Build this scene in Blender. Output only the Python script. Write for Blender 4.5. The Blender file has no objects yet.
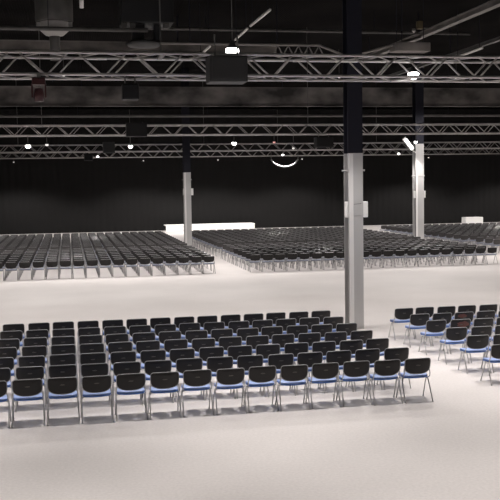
import bpy, bmesh, math, random
from mathutils import Vector, Matrix
random.seed(4)
PI = math.pi
scene = bpy.context.scene
COL = scene.collection

# ------------------------------------------------------------------ materials
def mat(name, base, rough=0.5, metal=0.0, spec=0.5, emit=None, strength=0.0):
    m = bpy.data.materials.new(name); m.use_nodes = True
    b = m.node_tree.nodes['Principled BSDF']
    b.inputs['Base Color'].default_value = (*base, 1)
    b.inputs['Roughness'].default_value = rough
    b.inputs['Metallic'].default_value = metal
    b.inputs['Specular IOR Level'].default_value = spec
    if emit:
        b.inputs['Emission Color'].default_value = (*emit, 1)
        b.inputs['Emission Strength'].default_value = strength
    return m

def noisy(m, a, b, scale, detail=3.0, stretch=(1, 1, 1), bump=0.0, lo=0.35, hi=0.65):
    """vary the base colour between A and B with object-space noise"""
    nt = m.node_tree; N = nt.nodes; L = nt.links
    p = N['Principled BSDF']
    tc = N.new('ShaderNodeTexCoord'); mp = N.new('ShaderNodeMapping')
    mp.inputs['Scale'].default_value = stretch
    nz = N.new('ShaderNodeTexNoise'); nz.inputs['Scale'].default_value = scale; nz.inputs['Detail'].default_value = detail
    rp = N.new('ShaderNodeValToRGB')
    rp.color_ramp.elements[0].position = lo; rp.color_ramp.elements[0].color = (*a, 1)
    rp.color_ramp.elements[1].position = hi; rp.color_ramp.elements[1].color = (*b, 1)
    L.new(tc.outputs['Object'], mp.inputs['Vector']); L.new(mp.outputs['Vector'], nz.inputs['Vector'])
    L.new(nz.outputs['Fac'], rp.inputs['Fac']); L.new(rp.outputs['Color'], p.inputs['Base Color'])
    if bump:
        bp = N.new('ShaderNodeBump'); bp.inputs['Strength'].default_value = bump; bp.inputs['Distance'].default_value = 0.02
        L.new(nz.outputs['Fac'], bp.inputs['Height']); L.new(bp.outputs['Normal'], p.inputs['Normal'])
    return m

def floor_material():
    m = mat('floor_covering', (0.5, 0.48, 0.47), 0.62, spec=0.3)
    nt = m.node_tree; N = nt.nodes; L = nt.links; p = N['Principled BSDF']
    tc = N.new('ShaderNodeTexCoord')
    def noise(sc, det):
        n = N.new('ShaderNodeTexNoise'); n.inputs['Scale'].default_value = sc; n.inputs['Detail'].default_value = det
        L.new(tc.outputs['Object'], n.inputs['Vector']); return n
    def ramp(n, a, b, lo, hi):
        r = N.new('ShaderNodeValToRGB')
        r.color_ramp.elements[0].position = lo; r.color_ramp.elements[0].color = (a, a, a, 1)
        r.color_ramp.elements[1].position = hi; r.color_ramp.elements[1].color = (b, b, b, 1)
        L.new(n.outputs['Fac'], r.inputs['Fac']); return r
    r1 = ramp(noise(0.22, 4), 0.90, 1.04, 0.35, 0.65)
    r2 = ramp(noise(22.0, 4), 0.93, 1.06, 0.3, 0.7)
    m1 = N.new('ShaderNodeMix'); m1.data_type = 'RGBA'; m1.blend_type = 'MULTIPLY'; m1.inputs[0].default_value = 1
    m2 = N.new('ShaderNodeMix'); m2.data_type = 'RGBA'; m2.blend_type = 'MULTIPLY'; m2.inputs[0].default_value = 1
    m1.inputs[6].default_value = (*FLOOR, 1)
    L.new(r1.outputs['Color'], m1.inputs[7]); L.new(m1.outputs[2], m2.inputs[6]); L.new(r2.outputs['Color'], m2.inputs[7])
    L.new(m2.outputs[2], p.inputs['Base Color'])
    return m

def stripes(m, scale, axis, dist):
    """ribbed bump, as on roof deck or hanging drape"""
    nt = m.node_tree; N = nt.nodes; L = nt.links
    tc = N.new('ShaderNodeTexCoord'); w = N.new('ShaderNodeTexWave')
    w.bands_direction = axis; w.inputs['Scale'].default_value = scale
    w.inputs['Distortion'].default_value = 1.5; w.inputs['Detail'].default_value = 1.0
    bp = N.new('ShaderNodeBump'); bp.inputs['Strength'].default_value = 0.8; bp.inputs['Distance'].default_value = dist
    L.new(tc.outputs['Object'], w.inputs['Vector']); L.new(w.outputs['Fac'], bp.inputs['Height'])
    L.new(bp.outputs['Normal'], N['Principled BSDF'].inputs['Normal'])
    return m

FLOOR = (0.60, 0.56, 0.545)
M = {}
M['floor'] = floor_material()
M['drape'] = stripes(mat('black_drape', (0.016, 0.0155, 0.0155), 0.9, spec=0.1), 0.55, 'X', 0.03)
M['side'] = mat('dark_side_wall', (0.03, 0.028, 0.028), 0.9, spec=0.1)
M['deck'] = stripes(noisy(mat('roof_deck', (0.03, 0.03, 0.03), 0.95, spec=0.03), (0.003, 0.0027, 0.0027), (0.009, 0.008, 0.0078), 0.35), 3.0, 'X', 0.012)
M['girder'] = noisy(mat('roof_girder_paint', (0.2, 0.19, 0.18), 0.7, spec=0.3), (0.045, 0.042, 0.04), (0.26, 0.24, 0.225), 0.5, 4, (1, 1, 1.5))
M['beam'] = noisy(mat('beam_paint', (0.28, 0.27, 0.26), 0.6), (0.15, 0.142, 0.135), (0.24, 0.225, 0.215), 1.2)
M['alu'] = noisy(mat('truss_aluminium', (0.5, 0.49, 0.48), 0.4, 0.4), (0.37, 0.355, 0.35), (0.55, 0.53, 0.52), 2.5)
M['pale'] = mat('pale_tube', (0.8, 0.78, 0.76), 0.4)
M['duct'] = noisy(mat('duct_metal', (0.2, 0.2, 0.2), 0.6, 0.2), (0.06, 0.058, 0.056), (0.11, 0.105, 0.10), 1.6)
M['ductlight'] = mat('collar_metal', (0.34, 0.33, 0.32), 0.5, 0.2)
M['black'] = mat('black_housing', (0.012, 0.012, 0.013), 0.6, spec=0.3)
M['darkbox'] = mat('charcoal_housing', (0.035, 0.035, 0.036), 0.6)
M['maroon'] = mat('dark_red_housing', (0.05, 0.012, 0.014), 0.5)
M['steel'] = noisy(mat('pillar_grey_paint', (0.42, 0.41, 0.41), 0.5, 0.0), (0.46, 0.45, 0.445), (0.53, 0.515, 0.51), 1.2, 3, (1, 1, 0.4))
M['steeldark'] = mat('pillar_dark_paint', (0.016, 0.016, 0.024), 0.6, spec=0.2)
M['tray'] = mat('pale_grey_strip', (0.78, 0.76, 0.745), 0.5)
M['white'] = mat('white_enamel', (0.86, 0.85, 0.83), 0.4)
M['cloth'] = mat('white_cloth', (0.90, 0.89, 0.87), 0.8, spec=0.2)
M['glow'] = mat('lamp_glass', (0.9, 0.9, 0.9), 0.3, emit=(1, 0.97, 0.93), strength=14)
M['dimglow'] = mat('lamp_glass_dim', (0.8, 0.8, 0.8), 0.3, emit=(1, 0.95, 0.9), strength=0.8)
M['redglow'] = mat('lamp_glass_red', (0.8, 0.4, 0.4), 0.3, emit=(1, 0.45, 0.4), strength=0.7)
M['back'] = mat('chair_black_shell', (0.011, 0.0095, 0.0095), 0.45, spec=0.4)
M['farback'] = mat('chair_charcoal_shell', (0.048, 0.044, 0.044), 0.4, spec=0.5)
M['edgesheen'] = mat('chair_edge_sheen', (0.30, 0.295, 0.30), 0.35)  # overhead gloss on the backrest edges, painted in as grey
M['badge'] = mat('chair_badge', (0.075, 0.065, 0.06), 0.4)
M['brownpatch'] = mat('brown_patch', (0.10, 0.028, 0.018), 0.5)
M['seat'] = mat('chair_lit_blue_seat', (0.34, 0.44, 0.74), 0.3, spec=0.6)  # light on the seat top put into a paler blue
M['shell'] = mat('chair_shaded_blue_shell', (0.07, 0.17, 0.50), 0.35, spec=0.6)  # shade of seat edge and underside put into a deeper blue
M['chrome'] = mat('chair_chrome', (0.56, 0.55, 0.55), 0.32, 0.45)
M['farframe'] = mat('chair_shaded_frame', (0.30, 0.295, 0.295), 0.35, 0.4)  # chrome copy darkened to carry the shade under the far rows
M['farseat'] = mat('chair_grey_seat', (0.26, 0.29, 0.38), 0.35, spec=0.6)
M['cable'] = mat('pale_cable', (0.42, 0.41, 0.40), 0.6)
M['darkcable'] = mat('steel_cable', (0.16, 0.155, 0.15), 0.5, 0.3)

# ------------------------------------------------------------------ mesh helpers
def box(bm, c, s, bev=0.0, rot=None):
    r = bmesh.ops.create_cube(bm, size=1.0)
    vs = r['verts']
    bmesh.ops.scale(bm, vec=s, verts=vs)
    if bev:
        es = list({e for v in vs for e in v.link_edges})
        rr = bmesh.ops.bevel(bm, geom=es, offset=bev, segments=2, affect='EDGES', profile=0.5)
        vs = list({v for f in rr['faces'] for v in f.verts} | {v for v in vs if v.is_valid})
    if rot is not None:
        bmesh.ops.rotate(bm, cent=(0, 0, 0), matrix=rot, verts=vs)
    bmesh.ops.translate(bm, vec=c, verts=vs)

def tube(bm, pts, r, n=8, close=False, r2=None):
    pts = [Vector(p) for p in pts]; k = len(pts); rings = []
    prev = None
    for i, p in enumerate(pts):
        if close: d = pts[(i + 1) % k] - pts[i - 1]
        elif i == 0: d = pts[1] - pts[0]
        elif i == k - 1: d = pts[-1] - pts[-2]
        else: d = (pts[i + 1] - p).normalized() + (p - pts[i - 1]).normalized()
        d.normalize()
        if prev is None:
            a = d.cross(Vector((0, 0, 1)))
            if a.length < 1e-3: a = d.cross(Vector((0, 1, 0)))
        else:
            a = prev - d * prev.dot(d)
        a.normalize(); prev = a; b = d.cross(a)
        rr = r if r2 is None else r + (r2 - r) * i / (k - 1)
        rings.append([bm.verts.new(p + a * (rr * math.cos(2 * PI * j / n)) + b * (rr * math.sin(2 * PI * j / n))) for j in range(n)])
    for i in range(k if close else k - 1):
        A, B = rings[i], rings[(i + 1) % k]
        for j in range(n):
            bm.faces.new((A[j], A[(j + 1) % n], B[(j + 1) % n], B[j]))
    if not close:
        bm.faces.new(rings[0][::-1]); bm.faces.new(rings[-1])

def lathe(bm, prof, n=20, c=(0, 0, 0)):
    rings = []
    for r, z in prof:
        if r < 1e-5: rings.append([bm.verts.new((c[0], c[1], c[2] + z))])
        else: rings.append([bm.verts.new((c[0] + r * math.cos(2 * PI * j / n), c[1] + r * math.sin(2 * PI * j / n), c[2] + z)) for j in range(n)])
    for A, B in zip(rings, rings[1:]):
        for j in range(n):
            q = [A[j % len(A)], A[(j + 1) % len(A)], B[(j + 1) % len(B)], B[j % len(B)]]
            q = [v for i, v in enumerate(q) if v not in q[:i]]
            if len(q) > 2: bm.faces.new(q)

def pad(bm, outline, half, fn, prof=None):
    """cushion-like slab: OUTLINE 2-D, profile rounds the rim, FN maps (a, b, t) to a point"""
    prof = prof or [(0.0, 1), (0.5, 1), (0.86, 0.96), (0.96, 0.7), (1.0, 0.0), (0.96, -0.7), (0.86, -0.96), (0.5, -1), (0.0, -1)]
    ca = (min(p[0] for p in outline) + max(p[0] for p in outline)) / 2
    cb = (min(p[1] for p in outline) + max(p[1] for p in outline)) / 2
    rings = []
    for s, t in prof:
        if s == 0: rings.append([bm.verts.new(fn(ca, cb, t * half))])
        else: rings.append([bm.verts.new(fn(ca + (a - ca) * s, cb + (b - cb) * s, t * half)) for a, b in outline])
    n = len(outline)
    for A, B in zip(rings, rings[1:]):
        for j in range(n):
            q = [A[j % len(A)], A[(j + 1) % len(A)], B[(j + 1) % len(B)], B[j % len(B)]]
            q = [v for i, v in enumerate(q) if v not in q[:i]]
            if len(q) > 2: bm.faces.new(q)

def obj(name, bm, m, parent=None, loc=(0, 0, 0), smooth=False):
    bmesh.ops.recalc_face_normals(bm, faces=bm.faces[:])
    me = bpy.data.meshes.new(name); bm.to_mesh(me); bm.free()
    for x in (m if isinstance(m, (list, tuple)) else [m]): me.materials.append(x)
    if smooth:
        for p in me.polygons: p.use_smooth = True
    o = bpy.data.objects.new(name, me); COL.objects.link(o); o.location = loc
    if parent is not None: o.parent = parent
    return o

def tag(o, label, cat, group=None, kind=None):
    if label: o['label'] = label
    if cat: o['category'] = cat
    if group: o['group'] = group
    if kind: o['kind'] = kind
    return o

def thing(name, label, cat, loc=(0, 0, 0), rz=0.0, group=None):
    o = bpy.data.objects.new(name, None); COL.objects.link(o)
    o.location = loc; o.rotation_euler = (0, 0, rz); o.empty_display_size = 0.2
    return tag(o, label, cat, group)

def structure(name, bm, m):
    o = obj(name, bm, m); o['kind'] = 'structure'; return o

def NB(): return bmesh.new()

def copy_tree(root, loc, rz=0.0):
    r = root.copy(); COL.objects.link(r); r.location = loc; r.rotation_euler = (0, 0, rz)
    for ch in list(root.children):
        c = ch.copy(); COL.objects.link(c); c.parent = r
        for g in ch.children:
            d = g.copy(); COL.objects.link(d); d.parent = c
    return r

# ------------------------------------------------------------------ camera (hall axes: X along the rows, Y away into the hall)
CAM = Vector((-5.98, -15.23, 3.895)); PITCH, YAW, ROLL, FPX = 0.0717, 0.1936, -0.0158, 923.6
cd = bpy.data.cameras.new('camera'); cam = bpy.data.objects.new('camera', cd); COL.objects.link(cam)
cd.sensor_width = 36.0; cd.lens = 36.0 * FPX / 500.0; cd.clip_end = 400
cam.matrix_world = Matrix.Translation(CAM) @ Matrix.Rotation(-YAW, 4, 'Z') @ Matrix.Rotation(PI / 2 - PITCH, 4, 'X') @ Matrix.Rotation(ROLL, 4, 'Z')
scene.camera = cam
CAMI = cam.matrix_world.inverted()
def in_view(p, slack=12):
    q = CAMI @ Vector(p)
    if q.z > -1: return False
    u = 250 + FPX * q.x / -q.z; v = 250 - FPX * q.y / -q.z
    return -slack < u < 500 + slack and -slack < v < 500 + slack
def dist(p): return (Vector(p) - CAM).length

# ------------------------------------------------------------------ hall shell
X0, X1, Y0, Y1, ZC = -34.0, 52.0, -24.0, 64.0, 11.0
CX, CY = (X0 + X1) / 2, (Y0 + Y1) / 2
b = NB(); box(b, (CX, CY, -0.1), (X1 - X0, Y1 - Y0, 0.2)); structure('floor', b, M['floor'])
b = NB(); box(b, (CX, CY, ZC + 0.1), (X1 - X0, Y1 - Y0, 0.2)); structure('ceiling', b, M['deck'])
b = NB(); box(b, (CX, Y1 + 0.15, ZC / 2), (X1 - X0, 0.3, ZC)); structure('wall_back', b, M['drape'])
b = NB(); box(b, (CX, Y0 - 0.15, ZC / 2), (X1 - X0, 0.3, ZC)); structure('wall_front', b, M['side'])
b = NB(); box(b, (X0 - 0.15, CY, ZC / 2), (0.3, Y1 - Y0, ZC)); structure('wall_left', b, M['side'])
b = NB(); box(b, (X1 + 0.15, CY, ZC / 2), (0.3, Y1 - Y0, ZC)); structure('wall_right', b, M['side'])

# ------------------------------------------------------------------ chairs
def back_outline(n=7):
    W, ZT, ZM, ZB, R = 0.236, 0.772, 0.625, 0.495, 0.045
    o = []
    for k in range(n):
        a = (PI / 2) * k / (n - 1); o.append((W - R + R * math.cos(a), ZT - R + R * math.sin(a)))
    for k in range(n):
        a = PI / 2 + (PI / 2) * k / (n - 1); o.append((-W + R + R * math.cos(a), ZT - R + R * math.sin(a)))
    m = 14
    for k in range(m + 1):
        a = PI + PI * k / m
        c, s = math.cos(a), math.sin(a)
        o.append((W * math.copysign(abs(c) ** 0.78, c), ZM + (ZM - ZB) * math.copysign(abs(s) ** 0.8, s)))
    return o
def back_map(a, z, t):
    return Vector((a, 0.012 + 0.055 * (0.772 - z) / 0.3 + 0.03 * (a / 0.236) ** 2 + t, z))
def seat_outline(n=6):
    W, YB, YF, R = 0.235, 0.055, 0.475, 0.07
    o = []
    for (sx, sy, a0) in ((1, 1, 0), (-1, 1, PI / 2)):
        for k in range(n):
            a = a0 + (PI / 2) * k / (n - 1)
            o.append((sx * (W - R) + R * math.cos(a), YF - R + R * math.sin(a)))
    for k in range(13):
        a = PI + PI * k / 12; c, s = math.cos(a), math.sin(a)
        o.append((W * math.copysign(abs(c) ** 0.65, c), YB + 0.15 + 0.15 * math.copysign(abs(s) ** 0.95, s)))
    return o
def seat_map(a, y, t):
    z = 0.437 + t + 0.010 * (a / 0.235) ** 2
    if y > 0.36: z -= 0.035 * ((y - 0.36) / 0.115) ** 2
    if y < 0.16: z += 0.012 * ((0.16 - y) / 0.10) ** 2
    return Vector((a, y, z))

def near_chair():
    t = thing('conference_chair', 'x', 'chair')
    bm = NB(); pad(bm, back_outline(), 0.017, back_map); bk = obj('backrest', bm, M['back'], t, smooth=True)
    bm = NB()
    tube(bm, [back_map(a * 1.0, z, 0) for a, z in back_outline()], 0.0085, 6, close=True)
    tag(obj('edge_sheen', bm, M['edgesheen'], bk, smooth=True), 'grey sheen painted round the edge of the black backrest', None)
    bm = NB()
    e = [(0.042 * math.cos(2 * PI * k / 14), 0.655 + 0.010 * math.sin(2 * PI * k / 14)) for k in range(14)]
    pad(bm, e, 0.003, lambda a, z, q: back_map(a, z, q - 0.0175), [(0, 1), (1, 1), (1, -1), (0, -1)])
    tag(obj('badge', bm, M['badge'], bk), 'small brown-grey oval badge', None)
    bm = NB(); pad(bm, seat_outline(), 0.013, lambda a, y, q: seat_map(a, y, q + 0.012)); st = tag(obj('seat', bm, M['seat'], t, smooth=True), 'blue seat pad painted paler for the light on it', None)
    bm = NB(); pad(bm, seat_outline(), 0.019, lambda a, y, q: seat_map(a * 1.01, y, q - 0.016)); tag(obj('seat_shell', bm, M['shell'], st, smooth=True), 'shell under the pad, painted deeper blue for shade', None)
    for s in (-1, 1):
        bm = NB(); tube(bm, [(s * 0.205, 0.20, 0.405), (s * 0.245, 0.195, 0.385), (s * 0.250, 0.09, 0.20), (s * 0.255, -0.005, 0.012)], 0.0115, 8)
        tube(bm, [(s * 0.255, -0.005, 0.014), (s * 0.255, -0.005, 0.0)], 0.014, 8)
        obj('leg', bm, M['chrome'], t, smooth=True)
        bm = NB(); tube(bm, [(s * 0.205, 0.27, 0.405), (s * 0.245, 0.275, 0.385), (s * 0.250, 0.36, 0.20), (s * 0.255, 0.445, 0.012)], 0.0115, 8)
        tube(bm, [(s * 0.255, 0.445, 0.014), (s * 0.255, 0.445, 0.0)], 0.014, 8)
        obj('leg', bm, M['chrome'], t, smooth=True)
        bm = NB(); tube(bm, [(s * 0.225, 0.30, 0.402), (s * 0.242, 0.16, 0.41), (s * 0.246, 0.105, 0.44), (s * 0.243, 0.085, 0.50), (s * 0.222, 0.078, 0.60), (s * 0.21, 0.066, 0.66)], 0.0105, 8)
        obj('back_support', bm, M['chrome'], t, smooth=True)
    for y in (0.20, 0.27):
        bm = NB(); tube(bm, [(-0.21, y, 0.402), (0.21, y, 0.402)], 0.011, 8); obj('crossbar', bm, M['chrome'], t, smooth=True)
    return t

def small_parts():
    bo = [(0.235, 0.60), (0.236, 0.735), (0.20, 0.772), (-0.20, 0.772), (-0.236, 0.735), (-0.235, 0.60), (-0.19, 0.52), (0.0, 0.495), (0.19, 0.52)]
    pr = [(0, 1), (0.94, 1), (1, 0), (0.94, -1), (0, -1)]
    so = [(0.235, 0.12), (0.235, 0.42), (0.18, 0.475), (-0.18, 0.475), (-0.235, 0.42), (-0.235, 0.12), (-0.15, 0.065), (0.15, 0.065)]
    a = NB(); pad(a, bo, 0.018, back_map, pr)
    c = NB(); pad(c, so, 0.02, seat_map, pr)
    f = NB()
    for s in (-1, 1):
        tube(f, [(s * 0.225, 0.27, 0.405), (s * 0.25, 0.20, 0.38), (s * 0.255, -0.005, 0.0)], 0.0125, 4)
        tube(f, [(s * 0.225, 0.20, 0.405), (s * 0.25, 0.275, 0.38), (s * 0.255, 0.445, 0.0)], 0.0125, 4)
        tube(f, [(s * 0.225, 0.28, 0.40), (s * 0.246, 0.105, 0.43), (s * 0.24, 0.08, 0.52), (s * 0.215, 0.07, 0.63)], 0.0115, 4)
    for y in (0.20, 0.27): tube(f, [(-0.235, y, 0.402), (0.235, y, 0.402)], 0.011, 4)
    return a, c, f

def rim(bm):  # top faces take the painted edge sheen
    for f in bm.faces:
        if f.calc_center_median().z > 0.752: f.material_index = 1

def far_chair():
    t = thing('conference_chair', 'x', 'chair')
    a, c, f = small_parts()
    rim(a); obj('backrest', a, [M['back'], M['edgesheen']], t); tag(obj('seat', c, M['farseat'], t), 'blue-grey seat', None); obj('frame', f, M['farframe'], t, smooth=True)
    return t

SP, RP = 0.56, 1.058
ORD = ('zeroth first second third fourth fifth sixth seventh eighth ninth tenth eleventh twelfth thirteenth fourteenth fifteenth sixteenth '
       'seventeenth eighteenth nineteenth twentieth twenty-first twenty-second twenty-third twenty-fourth twenty-fifth').split()
def nth(k): return ORD[k]
near, far = [], []          # (distance, x, y, label, group)
for j in range(7):
    for i in range(15):
        x, y = -SP * i, RP * j
        if in_view((x + 0.2, y, 0.7), 4) or in_view((x + 0.25, y, 0.2), 0):
            c = 'first' if i == 0 else nth(i + 1)
            near.append((x, y, f'blue-seated black chair, {c} from the aisle, {nth(j + 1)} row, block before the pillar', 'chairs in the block before the pillar'))
for j in range(7):
    for i in range(9):
        x, y = 2.06 + SP * i, 6.18 - RP * j
        if in_view((x - 0.2, y, 0.7), 4) or in_view((x - 0.25, y, 0.2), 0):
            r = 'back row' if j == 0 else nth(j + 1) + ' row from the back'
            near.append((x, y, f'blue-seated black chair, {nth(i + 1)} from the aisle, {r}, block beside the pillar', 'chairs in the block beside the pillar'))
def rows(y0, n): return [y0 + RP * k for k in range(n)]
FRONT, BACK = rows(24.5, 8), rows(33.9, 14)
for j, y in enumerate(FRONT + BACK):
    for i in range(30):
        far.append((-SP * i, y, i, j, 'far block straight behind the near block', 'chairs in the far block behind the near block'))
    for i in range(21):
        far.append((2.06 + SP * i, y, i, j, 'far block between distant pillars', 'chairs in the far block between the distant pillars'))
    if j >= 4:
        for i in range(34):
            far.append((16.15 + SP * i, y, i, j - 4, 'far block beyond the stout distant pillar', 'chairs in the far block beyond the stout pillar'))
far = [f for f in far if in_view((f[0], f[1], 0.5), 4)]
far.sort(key=lambda f: dist((f[0], f[1], 0.5)))
n_ind = 300 - len(near)
proto = near_chair()
for k, (x, y, lab, grp) in enumerate(near):
    t = proto if k == 0 else copy_tree(proto, (0, 0, 0))
    t.location = (x + random.uniform(-.006, .006), y + random.uniform(-.03, .03), 0)
    t.rotation_euler.z = random.uniform(-.014, .014)
    t['label'] = lab; t['group'] = grp
# two chairs across the aisle carry a reddish-brown patch on the back
def add_patch(t, cx, cz, rx, rz):
    bk = [c for c in t.children if c.name.startswith('backrest')][0]
    bm = NB(); e = [(cx + rx * math.cos(2 * PI * k / 16) * (1 + 0.2 * math.sin(3 * k)), cz + rz * math.sin(2 * PI * k / 16) * (1 + 0.15 * math.cos(2 * k))) for k in range(16)]
    pad(bm, e, 0.002, lambda a, z, q: back_map(a, z, q - 0.018), [(0, 1), (1, 1), (1, -1), (0, -1)])
    tag(obj('brown_patch', bm, M['brownpatch'], bk), 'reddish-brown patch', None)
    t['label'] = t['label'].replace('blue-seated black chair', 'brown-patched chair')
for t in [o for o in COL.objects if o.name.startswith('conference_chair')]:
    l = t.get('label', '')
    if 'third from the aisle, second row from the back, block beside' in l: add_patch(t, -0.06, 0.69, 0.11, 0.05)
    if 'second from the aisle, third row from the back, block beside' in l: add_patch(t, 0.05, 0.66, 0.14, 0.07)
fproto = far_chair()
for k, (x, y, i, j, blk, grp) in enumerate(far[:n_ind]):
    t = fproto if k == 0 else copy_tree(fproto, (0, 0, 0))
    t.location = (x + random.uniform(-.006, .006), y + random.uniform(-.03, .03), 0)
    t.rotation_euler.z = random.uniform(-.014, .014)
    t['label'] = f'small black chair, {nth(i + 1)} from its aisle, {nth(j + 1)} row, {blk}'; t['group'] = grp
# the rest of the far rows as one mass
src = []
for q, bm in enumerate(small_parts()):
    bm.verts.index_update()
    bmesh.ops.recalc_face_normals(bm, faces=bm.faces[:])
    if q == 0: rim(bm)
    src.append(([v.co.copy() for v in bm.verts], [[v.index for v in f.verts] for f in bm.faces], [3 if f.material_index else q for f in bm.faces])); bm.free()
V, F, MI = [], [], []
for (x, y, *_r) in far[n_ind:]:
    R = Matrix.Rotation(random.uniform(-.04, .04), 3, 'Z'); d = Vector((x + random.uniform(-.015, .015), y + random.uniform(-.03, .03), 0))
    for vs, fs, q in src:
        o = len(V); V.extend([R @ v + d for v in vs]); F.extend([[o + i for i in f] for f in fs]); MI.extend(q)
me = bpy.data.meshes.new('chair_mass'); me.from_pydata(V, [], F)
for m_ in ('farback', 'farseat', 'farframe', 'edgesheen'): me.materials.append(M[m_])
me.polygons.foreach_set('material_index', MI); me.update()
o = bpy.data.objects.new('chair_mass', me); COL.objects.link(o)
tag(o, 'mass of small black chairs in the furthest rows before the black drape', 'chairs', kind='stuff')
o['label'] = 'mass of small black chairs in the distant rows before the black drape'
print('near', len(near), 'far', len(far), 'individual far', n_ind)

# ------------------------------------------------------------------ pillars
def pillar(loc, w, label, label_top, plate=0.62, ZP=4.65):
    t = thing('steel_pillar', label, 'pillar', loc); t['kind'] = 'thing'
    def sec(z0, z1, m, nm, lab):
        bm = NB(); h = z1 - z0; zc = (z0 + z1) / 2
        box(bm, (0, -w / 2 + 0.012, zc), (w, 0.024, h)); box(bm, (0, w / 2 - 0.012, zc), (w, 0.024, h))
        box(bm, (0, 0, zc), (0.02, w - 0.048, h))
        tag(obj(nm, bm, m, t), lab, None)
    sec(0.03, ZP, M['steel'], 'lower_shaft', 'light grey painted lower length')
    sec(ZP, ZC, M['steeldark'], 'upper_shaft', label_top)
    bm = NB(); box(bm, (0, 0, 0.015), (plate, plate, 0.03), 0.004); obj('base_plate', bm, M['steel'], t)
    bm = NB(); box(bm, (0, -w / 2 - 0.012, 4.2), (w + 0.10, 0.02, 0.05)); box(bm, (0, w / 2 + 0.012, 4.2), (w + 0.10, 0.02, 0.05))
    for s in (-1, 1): tube(bm, [(s * (w / 2 + 0.035), -w / 2 - 0.03, 4.2), (s * (w / 2 + 0.035), w / 2 + 0.03, 4.2)], 0.014, 8)
    obj('clamp_collar', bm, M['steel'], t)
    bm = NB(); tube(bm, [(-w / 2 + 0.09, 0.05, 0.03), (-w / 2 + 0.09, 0.05, 9.0)], 0.022, 8); obj('conduit', bm, M['steeldark'], t, smooth=True)
    bm = NB(); box(bm, (-w / 2 + 0.075, -w / 2 - 0.012, 2.34), (0.11, 0.024, 4.6)); tag(obj('face_strip', bm, M['tray'], t), 'paler strip down the face', None)  # narrow strip, paler than the flange behind it
    return t
PA, PB, PC = (1.45, 8.3, 0), (1.30, 41.9, 0), (14.62, 37.2, 0)
pa = pillar(PA, 0.40, 'tall grey steel H-section pillar standing beside the near chair blocks', 'dark upper length', 0.42)
pillar(PB, 0.44, 'slim distant grey steel pillar in the aisle below the long white platform', 'dark upper length')
pillar(PC, 0.52, 'stout distant grey pillar with white floodlit upper face', 'dark upper length', ZP=6.1)

bm = NB(); box(bm, (0.04, -0.215, 3.17), (0.22, 0.03, 0.32), 0.006); cp = obj('cover_plate', bm, M['steel'], pa)
bm = NB(); tube(bm, [(-0.06, -0.233, 3.31), (0.14, -0.233, 3.33)], 0.008, 6); obj('strap', bm, M['darkcable'], cp)

def pillar_box(loc, s, label):
    t = thing('equipment_box', label, 'box', loc)
    t['group'] = 'white boxes clamped to the pillars'
    bm = NB(); box(bm, (0, 0, 0), s, 0.02); obj('housing', bm, M['white'], t)
    bm = NB(); box(bm, (0, -s[1] / 2 - 0.004, 0), (s[0] * 0.7, 0.012, s[2] * 0.75), 0.003); obj('cover', bm, M['white'], t)
    for z in (-0.36, 0.36):
        bm = NB(); tube(bm, [(0, s[1] / 2 - 0.01, z * s[2]), (0, s[1] / 2 + 0.05, z * s[2])], 0.012, 8); obj('bracket', bm, M['white'], t)
for (P, w, nm, z) in ((PA, 0.40, 'near tall pillar', 3.17), (PB, 0.44, 'slim distant pillar', 3.45), (PC, 0.52, 'stout distant pillar', 3.1)):
    pillar_box((P[0] - w / 2 + 0.02, P[1] - 0.06, z), (0.13, 0.16, 0.42), f'white box clamped to outer flange edge of the {nm}, chair-block side')
    pillar_box((P[0] + w / 2 + 0.078, P[1] - 0.08, z), (0.15, 0.16, 0.42), f'white box clamped to far flange edge of the {nm}, aisle side')
# ------------------------------------------------------------------ trusses
TZ, TH, TW = 6.10, 0.46, 0.80
def truss(y, x0, x1, label, per=1.15, tubes=None):
    t = thing('lighting_truss', label, 'truss', (0, y, TZ), 0, 'lighting trusses across the hall')
    r = 0.030
    for nm, z in (('bottom_chord', r), ('top_chord', TH)):
        for yy in (0, TW):
            bm = NB(); tube(bm, [(x0, yy, z), (x1, yy, z)], r, 8); obj(nm, bm, M['alu'], t, smooth=True)
    n = int((x1 - x0) / per)
    for yy, ph in ((0, 0.0), (TW, 0.12)):
        bm = NB()
        for k in range(n):
            a = x0 + k * per + ph
            tube(bm, [(a + 0.05, yy, r), (a + per * 0.40, yy, TH)], 0.020, 6); tube(bm, [(a + per * 0.56, yy, TH), (a + per * 0.96, yy, r)], 0.020, 6)
        obj('side_lacing', bm, M['alu'], t, smooth=True)
    for z in (r, TH):
        bm = NB()
        for k in range(n):
            a = x0 + k * per
            tube(bm, [(a, 0, z), (a + per / 2, TW, z)], 0.016, 5); tube(bm, [(a + per / 2, TW, z), (a + per, 0, z)], 0.016, 5)
        obj('flat_lacing', bm, M['alu'], t, smooth=True)
    k = x0 + 3.0
    while k < x1:
        bm = NB(); tube(bm, [(k, TW / 2, TH), (k, TW / 2, ZC - TZ)], 0.014, 6); box(bm, (k, TW / 2, TH), (0.1, TW, 0.06)); obj('hanger', bm, M['darkcable'], t)
        k += 12.0
    for a, c in (tubes or []):
        bm = NB(); tube(bm, [(a, TW - 0.08, TH - 0.02), (c, TW - 0.08, TH - 0.02)], 0.028, 8)
        tag(obj('pale_tube', bm, M['pale'], t, smooth=True), 'pale tube lying along the top of the truss', None)
    return t
truss(3.75, -19, 21, 'lighting truss crossing in front of the near tall pillar', tubes=[(-5.5, -5.1), (-4.75, -3.3), (-2.1, -1.3), (-1.1, 0.35), (0.5, 1.0), (1.2, 1.6), (2.1, 2.6)])
truss(26.0, -22, 30, 'second lighting truss, carrying small bright lamps, behind the near tall pillar')
truss(45.5, -24, 44, 'third lighting truss, just behind the distant pillars')
truss(58.5, -28, 50, 'last lighting truss in front of the black drape')

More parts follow.
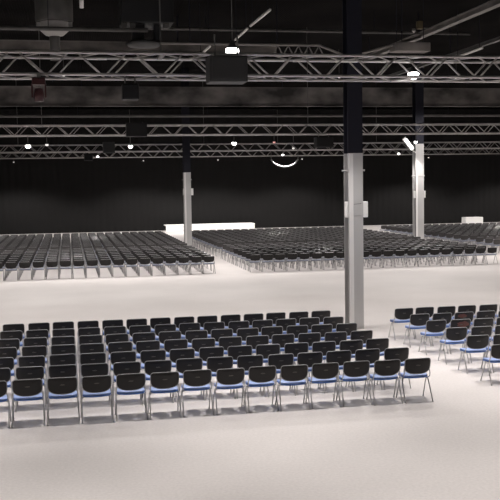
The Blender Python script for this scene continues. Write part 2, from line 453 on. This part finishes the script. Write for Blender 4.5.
# ------------------------------------------------------------------ lamps
LIGHTK = 0.30
def spot(loc, power, parent=None, size=142, blend=0.35, r=0.12, rot=None, color=(1, 0.955, 0.92)):
    l = bpy.data.lights.new('lamp_light', 'SPOT'); l.energy = power * LIGHTK; l.spot_size = math.radians(size); l.spot_blend = blend
    l.shadow_soft_size = r; l.color = color
    o = bpy.data.objects.new('lamp_light', l); COL.objects.link(o); o.location = loc
    if rot: o.rotation_euler = rot
    if parent is not None: o.parent = parent
    return o
def lamp(loc, R, power, label, glow='glow', top=None, group='lamps hung from the trusses', r=0.12, cone=142):
    """round downlight: housing, bulging glass, hanging rod up to TOP"""
    t = thing('pendant_lamp', label, 'lamp', loc, 0, group)
    bm = NB(); lathe(bm, [(0, R * 1.5), (R * 0.35, R * 1.5), (R * 0.5, R * 0.9), (R * 0.75, R * 0.6), (R * 0.92, R * 0.36), (0, R * 0.36)], 18)
    obj('housing', bm, M['darkbox'], t, smooth=True)
    bm = NB(); lathe(bm, [(R * 0.9, R * 0.36), (R * 1.0, R * 0.1), (R * 0.95, -R * 0.22), (R * 0.78, -R * 0.55), (R * 0.45, -R * 0.8), (0, -R * 0.9)], 18)
    obj('glass', bm, M[glow], t, smooth=True)
    if top:
        bm = NB(); tube(bm, [(0, 0, R * 1.4), (0, 0, top - loc[2])], 0.012, 6); obj('rod', bm, M['darkcable'], t)
    if power: spot((0, 0, -R * 1.0), power, t, r=r, size=cone, blend=0.35 if cone > 100 else 0.6)
    return t
P1, P2, P3, P0 = 2400, 3000, 4200, 1200
lamp((-1.80, 8.0, 7.24), 0.17, P1, 'bright round lamp glowing above the big black box on the first truss', top=ZC)
lamp((1.53, 4.15, 6.22), 0.12, P1, 'bright round lamp inside the first truss beside the near pillar', top=TZ + TH, r=0.1)
for x in (-13.0, 9.0):  # unseen lamps added to brighten the near part of the hall
    lamp((x, 4.15, 5.75), 0.14, P1, f'added round lamp under the first truss outside the view', top=TZ, group='added lamps under the first truss beyond the view')
lamp((-7.6, 26.0, 5.66), 0.11, P2, 'small bright lamp under second truss near its outer end', top=TZ)
lamp((-6.8, 26.0, 5.72), 0.07, 0, 'small dim lamp hung beside the bright lamp near outer end of second truss', 'dimglow', top=TZ)
lamp((-3.2, 26.0, 5.62), 0.09, P2, 'small bright lamp under second truss below the black box', top=TZ)
lamp((1.45, 26.0, 5.72), 0.10, P2, 'small bright lamp under second truss above the white platform', top=TZ)
lamp((3.3, 26.0, 5.76), 0.06, 0, 'tiny reddish lamp under the second truss above the pale cable loop', 'redglow', top=TZ)
lamp((4.2, 26.0, 5.48), 0.06, 0, 'tiny dim white lamp beside the reddish lamp under second truss', 'dimglow', top=TZ)
lamp((10.1, 26.0, 5.72), 0.07, P2, 'small bright lamp under second truss by the white floodlight', top=TZ)
for x in (-14.5, 17.5, 24.0):  # added past the visible lamps, to brighten the far rows
    lamp((x, 26.0, 5.66), 0.1, P2, 'small added lamp under the second truss outside the view', top=TZ, group='added lamps under the second truss beyond the view')
for i, x in enumerate((-12.0, -4.0, 8.3, 16.5, 25.0, 33.0)):
    lamp((x, 45.6, 5.80), 0.07, P3, f'tiny lamp under the third truss, {nth(i + 1)} along it from the outer end', 'glow', top=TZ, group='lamps under the third truss')
for i, x in enumerate((-10.0, 0.0, 6.0, 13.0, 24.0, 34.0)):
    lamp((x, 58.7, 5.85), 0.06, 6500, f'tiny lamp under the last truss, {nth(i + 1)} along it from the outer end', 'dimglow', top=TZ, group='lamps under the last truss')
for x in (-20, -12, -4, 4, 12, 20):  # unseen roof row put in to lift the floor brightness
    lamp((x, 12.5, 10.2), 0.16, 6400, 'added round lamp high under the roof beyond the first truss, outside the view', top=ZC, group='added high lamps beyond the first truss', r=0.1, cone=124)
for x in (-18, -12, -6, 0, 6, 12):  # two unseen roof rows added to light front chairs and open floor
    lamp((x, 0.9, 10.2), 0.16, 8000, 'added round lamp high under the roof above the front chair row, outside the view', top=ZC, group='added high lamps above the front chair row', r=0.1, cone=68)
    lamp((x + 1.5, -8.5, 10.2), 0.16, 9200, 'added round lamp high under the roof above the open floor, outside the view', top=ZC, group='added high lamps above the open floor', r=0.1, cone=74)
for x in (-13.0, -6.0, 1.5, 8.5, 15.2, 24.0):  # lamps added behind the first truss, to light far rows and pillars
    lamp((x, 33.0, 9.55), 0.1, 6000, f'small added lamp hung high between the second and third truss', 'dimglow', top=ZC, group='small added high lamps between second and third truss')
for x in (-16, -6, 4, 14):  # weak unseen lamps added as fill
    lamp((x, -14.0, 9.0), 0.16, P0, 'added round lamp hung from the roof behind the camera', top=ZC, group='added lamps behind the view')

# floodlight leaning out from the stout distant pillar
t = thing('floodlight', 'white tilted floodlight at the head of the stout distant pillar', 'lamp', (PC[0] - 0.82, PC[1] - 0.50, 6.08))
bm = NB(); box(bm, (0, 0, 0), (0.22, 0.20, 0.85), 0.04, Matrix.Rotation(math.radians(-38), 3, 'Y')); obj('housing', bm, M['white'], t)
bm = NB(); box(bm, (0.03, -0.11, -0.02), (0.15, 0.02, 0.7), 0.005, Matrix.Rotation(math.radians(-38), 3, 'Y')); obj('lens', bm, M['glow'], t)
bm = NB(); tube(bm, [(0.2, 0.05, -0.3), (0.54, 0.2, -0.5)], 0.03, 8); obj('arm', bm, M['white'], t)
spot((0.05, -0.55, -0.1), 1500, t, 80, 0.6, 0.1, (math.radians(14), 0, math.radians(-25)))

# ------------------------------------------------------------------ equipment boxes on the trusses
def hung_box(c, s, label, m='black', up=None, extra=None):
    t = thing('hanging_case', label, 'equipment box', c)
    t['group'] = 'dark boxes hung on the trusses'
    bm = NB(); box(bm, (0, 0, 0), s, 0.02); obj('case', bm, M[m], t)
    bm = NB(); box(bm, (0, -s[1] / 2 - 0.005, 0), (s[0] * 0.86, 0.02, s[2] * 0.82), 0.004); obj('front_grille', bm, M[m], t)
    if up:
        for sx in (-0.3, 0.3):
            bm = NB(); tube(bm, [(sx * s[0], 0, s[2] / 2 - 0.01), (sx * s[0], 0, up - c[2])], 0.015, 6); obj('clamp', bm, M['darkcable'], t)
    return t
hung_box((-2.76, 3.36, 6.19), (0.77, 0.55, 0.52), 'big black box on the first truss below the brightest lamp', 'darkbox', 6.9)
hung_box((-4.65, 4.15, 5.82), (0.34, 0.34, 0.32), 'small black box hung under the first truss by itself', 'black', TZ + 0.05)
hung_box((-2.95, 25.62, 6.32), (0.90, 0.5, 0.60), 'black box set into the second truss above a small lamp', 'black', 6.65)
hung_box((5.55, 25.7, 5.72), (0.80, 0.5, 0.45), 'black box under second truss, between reddish lamp and the tall pillar', 'black', TZ)
hung_box((-3.3, 45.0, 6.35), (0.75, 0.5, 0.70), 'squarish black box on the third truss', 'darkbox', 6.65)
hung_box((-4.6, 45.2, 5.75), (0.55, 0.5, 0.45), 'low black box under the third truss', 'black', TZ)
t = thing('hanging_stage_lamp', 'dark red stage lamp hanging under the first truss near its outer end', 'lamp', (-6.48, 3.72, 5.72))
bm = NB(); box(bm, (0, 0, 0.26), (0.26, 0.2, 0.14), 0.015); obj('base', bm, M['maroon'], t)
for s in (-1, 1):
    bm = NB(); box(bm, (s * 0.13, 0, 0.08), (0.03, 0.1, 0.28), 0.008); obj('yoke_arm', bm, M['maroon'], t)
bm = NB(); lathe(bm, [(0, 0.13), (0.08, 0.12), (0.10, 0), (0.09, -0.13), (0, -0.13)], 14); obj('head', bm, M['maroon'], t, smooth=True)
bm = NB(); box(bm, (0, 0, 0.35), (0.08, 0.08, 0.06)); obj('clamp', bm, M['alu'], t)

# ------------------------------------------------------------------ roof: girders, beams, ducts
def beam(a, c, w, h, m, label, name='roof_beam', flange=True, kindgroup=None, hang=None):
    a, c = Vector(a), Vector(c); d = c - a; L = d.length
    t = thing(name, label, 'beam', a, 0, kindgroup)
    q = d.to_track_quat('X', 'Z').to_matrix()
    bm = NB(); box(bm, (0, 0, 0), (L, w * (0.3 if flange else 1), h)); bmesh.ops.rotate(bm, cent=(0, 0, 0), matrix=q, verts=bm.verts); bmesh.ops.translate(bm, vec=d / 2, verts=bm.verts)
    obj('web', bm, M[m], t)
    if flange:
        for s in (-1, 1):
            bm = NB(); box(bm, (0, 0, s * h / 2), (L, w, 0.03)); bmesh.ops.rotate(bm, cent=(0, 0, 0), matrix=q, verts=bm.verts); bmesh.ops.translate(bm, vec=d / 2, verts=bm.verts)
            obj('flange', bm, M[m], t)
    if hang:
        n = max(2, int(L / 6))
        for k in range(n):
            p = d * ((k + 0.5) / n)
            bm = NB(); tube(bm, [(p.x, p.y, p.z + h / 2 - 0.01), (p.x, p.y, ZC - a.z)], 0.03, 6); obj('post', bm, M['steeldark'], t)
    return t
def pipe(pts, r, m, label, name='pipe', cat='pipe', hang=True):
    p0 = Vector(pts[0]); t = thing(name, label, cat, p0)
    bm = NB(); tube(bm, [Vector(p) - p0 for p in pts], r, 10); obj('run', bm, M[m], t, smooth=True)
    if hang:
        L = Vector(pts[-1]) - p0; n = max(2, int(L.length / 7))
        for k in range(n):
            q = L * ((k + 0.4) / n); bm = NB(); tube(bm, [(q.x, q.y, q.z), (q.x, q.y, ZC - p0.z)], 0.012, 5); obj('hanger', bm, M['steeldark'], t)
    return t
beam((-14, 40, 9.12), (34, 40, 9.12), 0.35, 1.12, 'girder', 'deep mottled grey roof girder beyond the first trusses', hang=True)
beam((-14, 24, 9.62), (3.0, 24, 9.62), 0.3, 0.46, 'girder', 'grey roof girder above the first truss, behind the round duct', hang=True)
beam((8.78, 32, 10.0), (8.78, 6, 10.0), 0.26, 0.20, 'beam', 'long light roof beam running into the hall', hang=True)
beam((11.4, 34, 9.6), (11.4, 10, 9.6), 0.16, 0.12, 'darkcable', 'thin dark roof beam beside the unlit tube light', hang=True)
beam((-14, 52, 9.6), (44, 52, 9.6), 0.3, 0.5, 'deck', 'dark roof beam in front of the black drape', hang=True)
pipe([(-14, 16.0, 9.04), (-3.2, 16.0, 9.04)], 0.07, 'duct', 'dark grey pipe crossing behind the round duct')
pipe([(-16, 40.0, 7.98), (30, 40.0, 7.98)], 0.075, 'beam', 'long thin grey pipe crossing high between second and third truss')
pipe([(-3.2, 22.0, 10.1), (11.0, 22.0, 10.1)], 0.06, 'duct', 'thin dark pipe high above the second truss')
# lattice brace above the first truss
t = thing('roof_brace', 'bent grey roof brace with open webbing above the first truss', 'brace', (0.2, 16.0, 8.62))
bm = NB(); tube(bm, [(-3.0, 0, 0), (2.5, 0, 0), (3.55, 0, -0.40), (4.8, 0, -0.05), (6.2, 0, 0.35)], 0.045, 8); obj('chord', bm, M['beam'], t, smooth=True)
bm = NB()
for k in range(5): tube(bm, [(0.85 + k * 0.36, 0, -0.36), (1.03 + k * 0.36, 0, -0.02), (1.21 + k * 0.36, 0, -0.36)], 0.03, 6)
obj('webbing', bm, M['beam'], t, smooth=True)
bm = NB(); tube(bm, [(0.7, 0, -0.37), (3.5, 0, -0.40)], 0.03, 6); obj('lower_chord', bm, M['beam'], t, smooth=True)
for x in (-2, 1, 5.5):
    bm = NB(); tube(bm, [(x, 0, 0.0), (x, 0, ZC - 8.62)], 0.02, 6); obj('hanger', bm, M['steeldark'], t)
# tube lights (unlit) running into the hall
def tube_light(a, c, label, r=0.05):
    a, c = Vector(a), Vector(c); t = thing('tube_light', label, 'lamp', a); d = c - a
    bm = NB(); tube(bm, [d * 0, d], r, 8); obj('diffuser', bm, M['pale'], t, smooth=True)
    bm = NB(); tube(bm, [d * 0.02 + Vector((0, 0, r * 1.1)), d * 0.98 + Vector((0, 0, r * 1.1))], r * 0.7, 6); obj('tray', bm, M['darkbox'], t)
    for f in (0.1, 0.9):
        bm = NB(); tube(bm, [d * f + Vector((0, 0, r)), Vector(((d * f).x, (d * f).y, ZC - a.z))], 0.012, 5); obj('hanger', bm, M['steeldark'], t)
tube_light((10.05, 21.4, 9.0), (9.95, 18.6, 9.0), 'pale unlit tube light beside the long light roof beam')
tube_light((0.0, 14.6, 9.0), (0.04, 11.8, 9.0), 'pale unlit tube light high above the lattice brace', 0.04)
tube_light((0.02, 17.5, 9.0), (0.0, 15.1, 9.0), 'pale unlit tube light just above the brightest lamp', 0.04)
tube_light((-0.66, 21.7, 9.0), (-0.64, 19.1, 9.0), 'short pale unlit tube light beside the big black roof box', 0.045)
t = thing('roof_fixture', 'small ochre box fixed to the long light roof beam', 'box', (8.42, 21.2, 10.28))
bm = NB(); box(bm, (0, 0, 0), (0.26, 0.2, 0.32), 0.02); obj('case', bm, mat('ochre_case', (0.12, 0.095, 0.05), 0.6), t)
bm = NB(); box(bm, (0.18, 0, -0.12), (0.5, 0.06, 0.04)); obj('bracket', bm, M['beam'], t)
bm = NB(); lathe(bm, [(0, 0.08), (0.07, 0.07), (0.08, -0.05), (0, -0.09)], 12, (-0.26, 0, -0.22)); obj('sensor_dome', bm, M['ductlight'], t, smooth=True)

t = thing('duct_box', 'short grey duct box under the roof beyond the lamp in the first truss', 'duct', (6.0, 16.0, 8.58))
bm = NB(); box(bm, (0, 0, 0), (1.3, 0.6, 0.30), 0.02); obj('casing', bm, M['girder'], t)
for x in (-0.5, 0.5):
    bm = NB(); tube(bm, [(x, 0, 0.14), (x, 0, ZC - 8.58)], 0.015, 6); obj('hanger', bm, M['steeldark'], t)
t = thing('drop_rod', 'short pale rod hanging from the roof beside the wide round duct', 'rod', (-5.35, 16.0, 9.72))
bm = NB(); tube(bm, [(0, 0, 0), (0, 0, 0.5)], 0.07, 8); obj('sleeve', bm, M['pale'], t, smooth=True)
bm = NB(); tube(bm, [(0, 0, 0.45), (0, 0, ZC - 9.72)], 0.03, 6); obj('rod', bm, M['darkcable'], t)
# round ventilation duct
t = thing('ventilation_duct', 'wide grey round duct with a narrow tail pipe hanging from the roof', 'duct', (-6.25, 16.6, 8.1))
bm = NB(); lathe(bm, [(0.60, 1.25), (0.62, 1.28), (0.62, 2.9), (0, 2.9)], 28); lathe(bm, [(0, 1.25), (0.60, 1.25)], 28); obj('drum', bm, M['duct'], t, smooth=True)
bm = NB(); lathe(bm, [(0.50, 1.24), (0.50, 1.0), (0.30, 0.82), (0.17, 0.78), (0, 0.78)], 24); obj('cone', bm, M['ductlight'], t, smooth=True)
bm = NB(); lathe(bm, [(0.17, 0.78), (0.17, 0.0), (0.13, 0.0), (0.13, 0.78)], 18); obj('tail_pipe', bm, M['duct'], t, smooth=True)
for s in (-1, 1):
    bm = NB(); box(bm, (s * 0.52, -0.1, 1.12), (0.14, 0.18, 0.24), 0.03); obj('lug', bm, M['ductlight'], t)
# big black box slung from the roof
t = thing('roof_unit', 'very big black box slung from the roof with two legs below', 'equipment box', (-3.2, 16.6, 9.3))
bm = NB(); box(bm, (0, 0, 0.85), (1.75, 1.2, 1.7), 0.04); obj('case', bm, M['black'], t)
for s in (-0.28, 0.36):
    bm = NB(); box(bm, (s, 0, -0.28), (0.40 if s < 0 else 0.22, 0.4, 0.6), 0.02); obj('leg', bm, M['black'], t)
for s in (-0.78, -0.5, 0.62):
    bm = NB(); box(bm, (s, -0.4, -0.07), (0.2, 0.2, 0.2), 0.05); obj('clamp', bm, M['duct'], t)
bm = NB(); lathe(bm, [(0, 0.10), (0.5, 0.08), (0.62, 0.0), (0.5, -0.1), (0, -0.12)], 20, (-0.1, 0, -0.62)); obj('tray', bm, M['darkbox'], t, smooth=True)

# pale cable loop under the third truss
t = thing('hanging_cable', 'pale cable hanging in a loop under the third truss', 'cable', (8.4, 45.4, TZ))
bm = NB(); tube(bm, [(-0.95, 0, -0.62), (-0.8, 0, -0.82), (-0.5, 0, -1.02), (-0.1, 0, -1.12), (0.3, 0, -1.08), (0.65, 0, -0.92), (0.9, 0, -0.62)], 0.05, 8)
obj('loop', bm, M['cable'], t, smooth=True)
for x in (-0.95, 0.9):
    bm = NB(); tube(bm, [(x, 0, -0.60), (x, 0.05, 0.04)], 0.02, 6); tag(obj('lead', bm, M['darkcable'], t), 'dark lead up to the truss', None)

# white platform and table at the foot of the drape
t = thing('platform', 'long low white platform at the foot of the black drape', 'platform', (5.75, 62.4, 0))
bm = NB(); box(bm, (0, 0, 0.50), (7.6, 1.6, 0.08), 0.02); obj('deck', bm, M['cloth'], t)
bm = NB(); box(bm, (0, -0.79, 0.235), (7.55, 0.03, 0.46)); obj('skirt', bm, M['cloth'], t)
for x in (-3.6, -1.2, 1.2, 3.6):
    bm = NB(); box(bm, (x, 0.5, 0.23), (0.08, 0.08, 0.46)); obj('leg', bm, M['chrome'], t)
t = thing('clothed_table', 'small white clothed table before the drape beyond the stout pillar', 'table', (29.75, 62.6, 0))
bm = NB(); box(bm, (0, 0, 0.55), (1.6, 0.9, 0.05), 0.01); obj('tabletop', bm, M['cloth'], t)
bm = NB(); box(bm, (0, -0.44, 0.29), (1.64, 0.03, 0.54)); box(bm, (-0.81, 0, 0.29), (0.03, 0.9, 0.54)); box(bm, (0.81, 0, 0.29), (0.03, 0.9, 0.54)); obj('cloth', bm, M['cloth'], t)
for sx in (-1, 1):
    for sy in (-1, 1):
        bm = NB(); box(bm, (sx * 0.7, sy * 0.36, 0.265), (0.05, 0.05, 0.53)); obj('leg', bm, M['chrome'], t)

# ------------------------------------------------------------------ world and view
w = bpy.data.worlds.new('dark_hall'); w.use_nodes = True; scene.world = w
w.node_tree.nodes['Background'].inputs['Color'].default_value = (0.02, 0.02, 0.02, 1)
w.node_tree.nodes['Background'].inputs['Strength'].default_value = 0.0
vs = scene.view_settings
scene.display_settings.display_device = 'sRGB'
vs.view_transform = 'Standard'; vs.look = 'None'; vs.gamma = 1.0; vs.use_curve_mapping = False
vs.exposure = 0.0
scene.cycles.use_denoising = True
scene.cycles.max_bounces = 6; scene.cycles.diffuse_bounces = 4
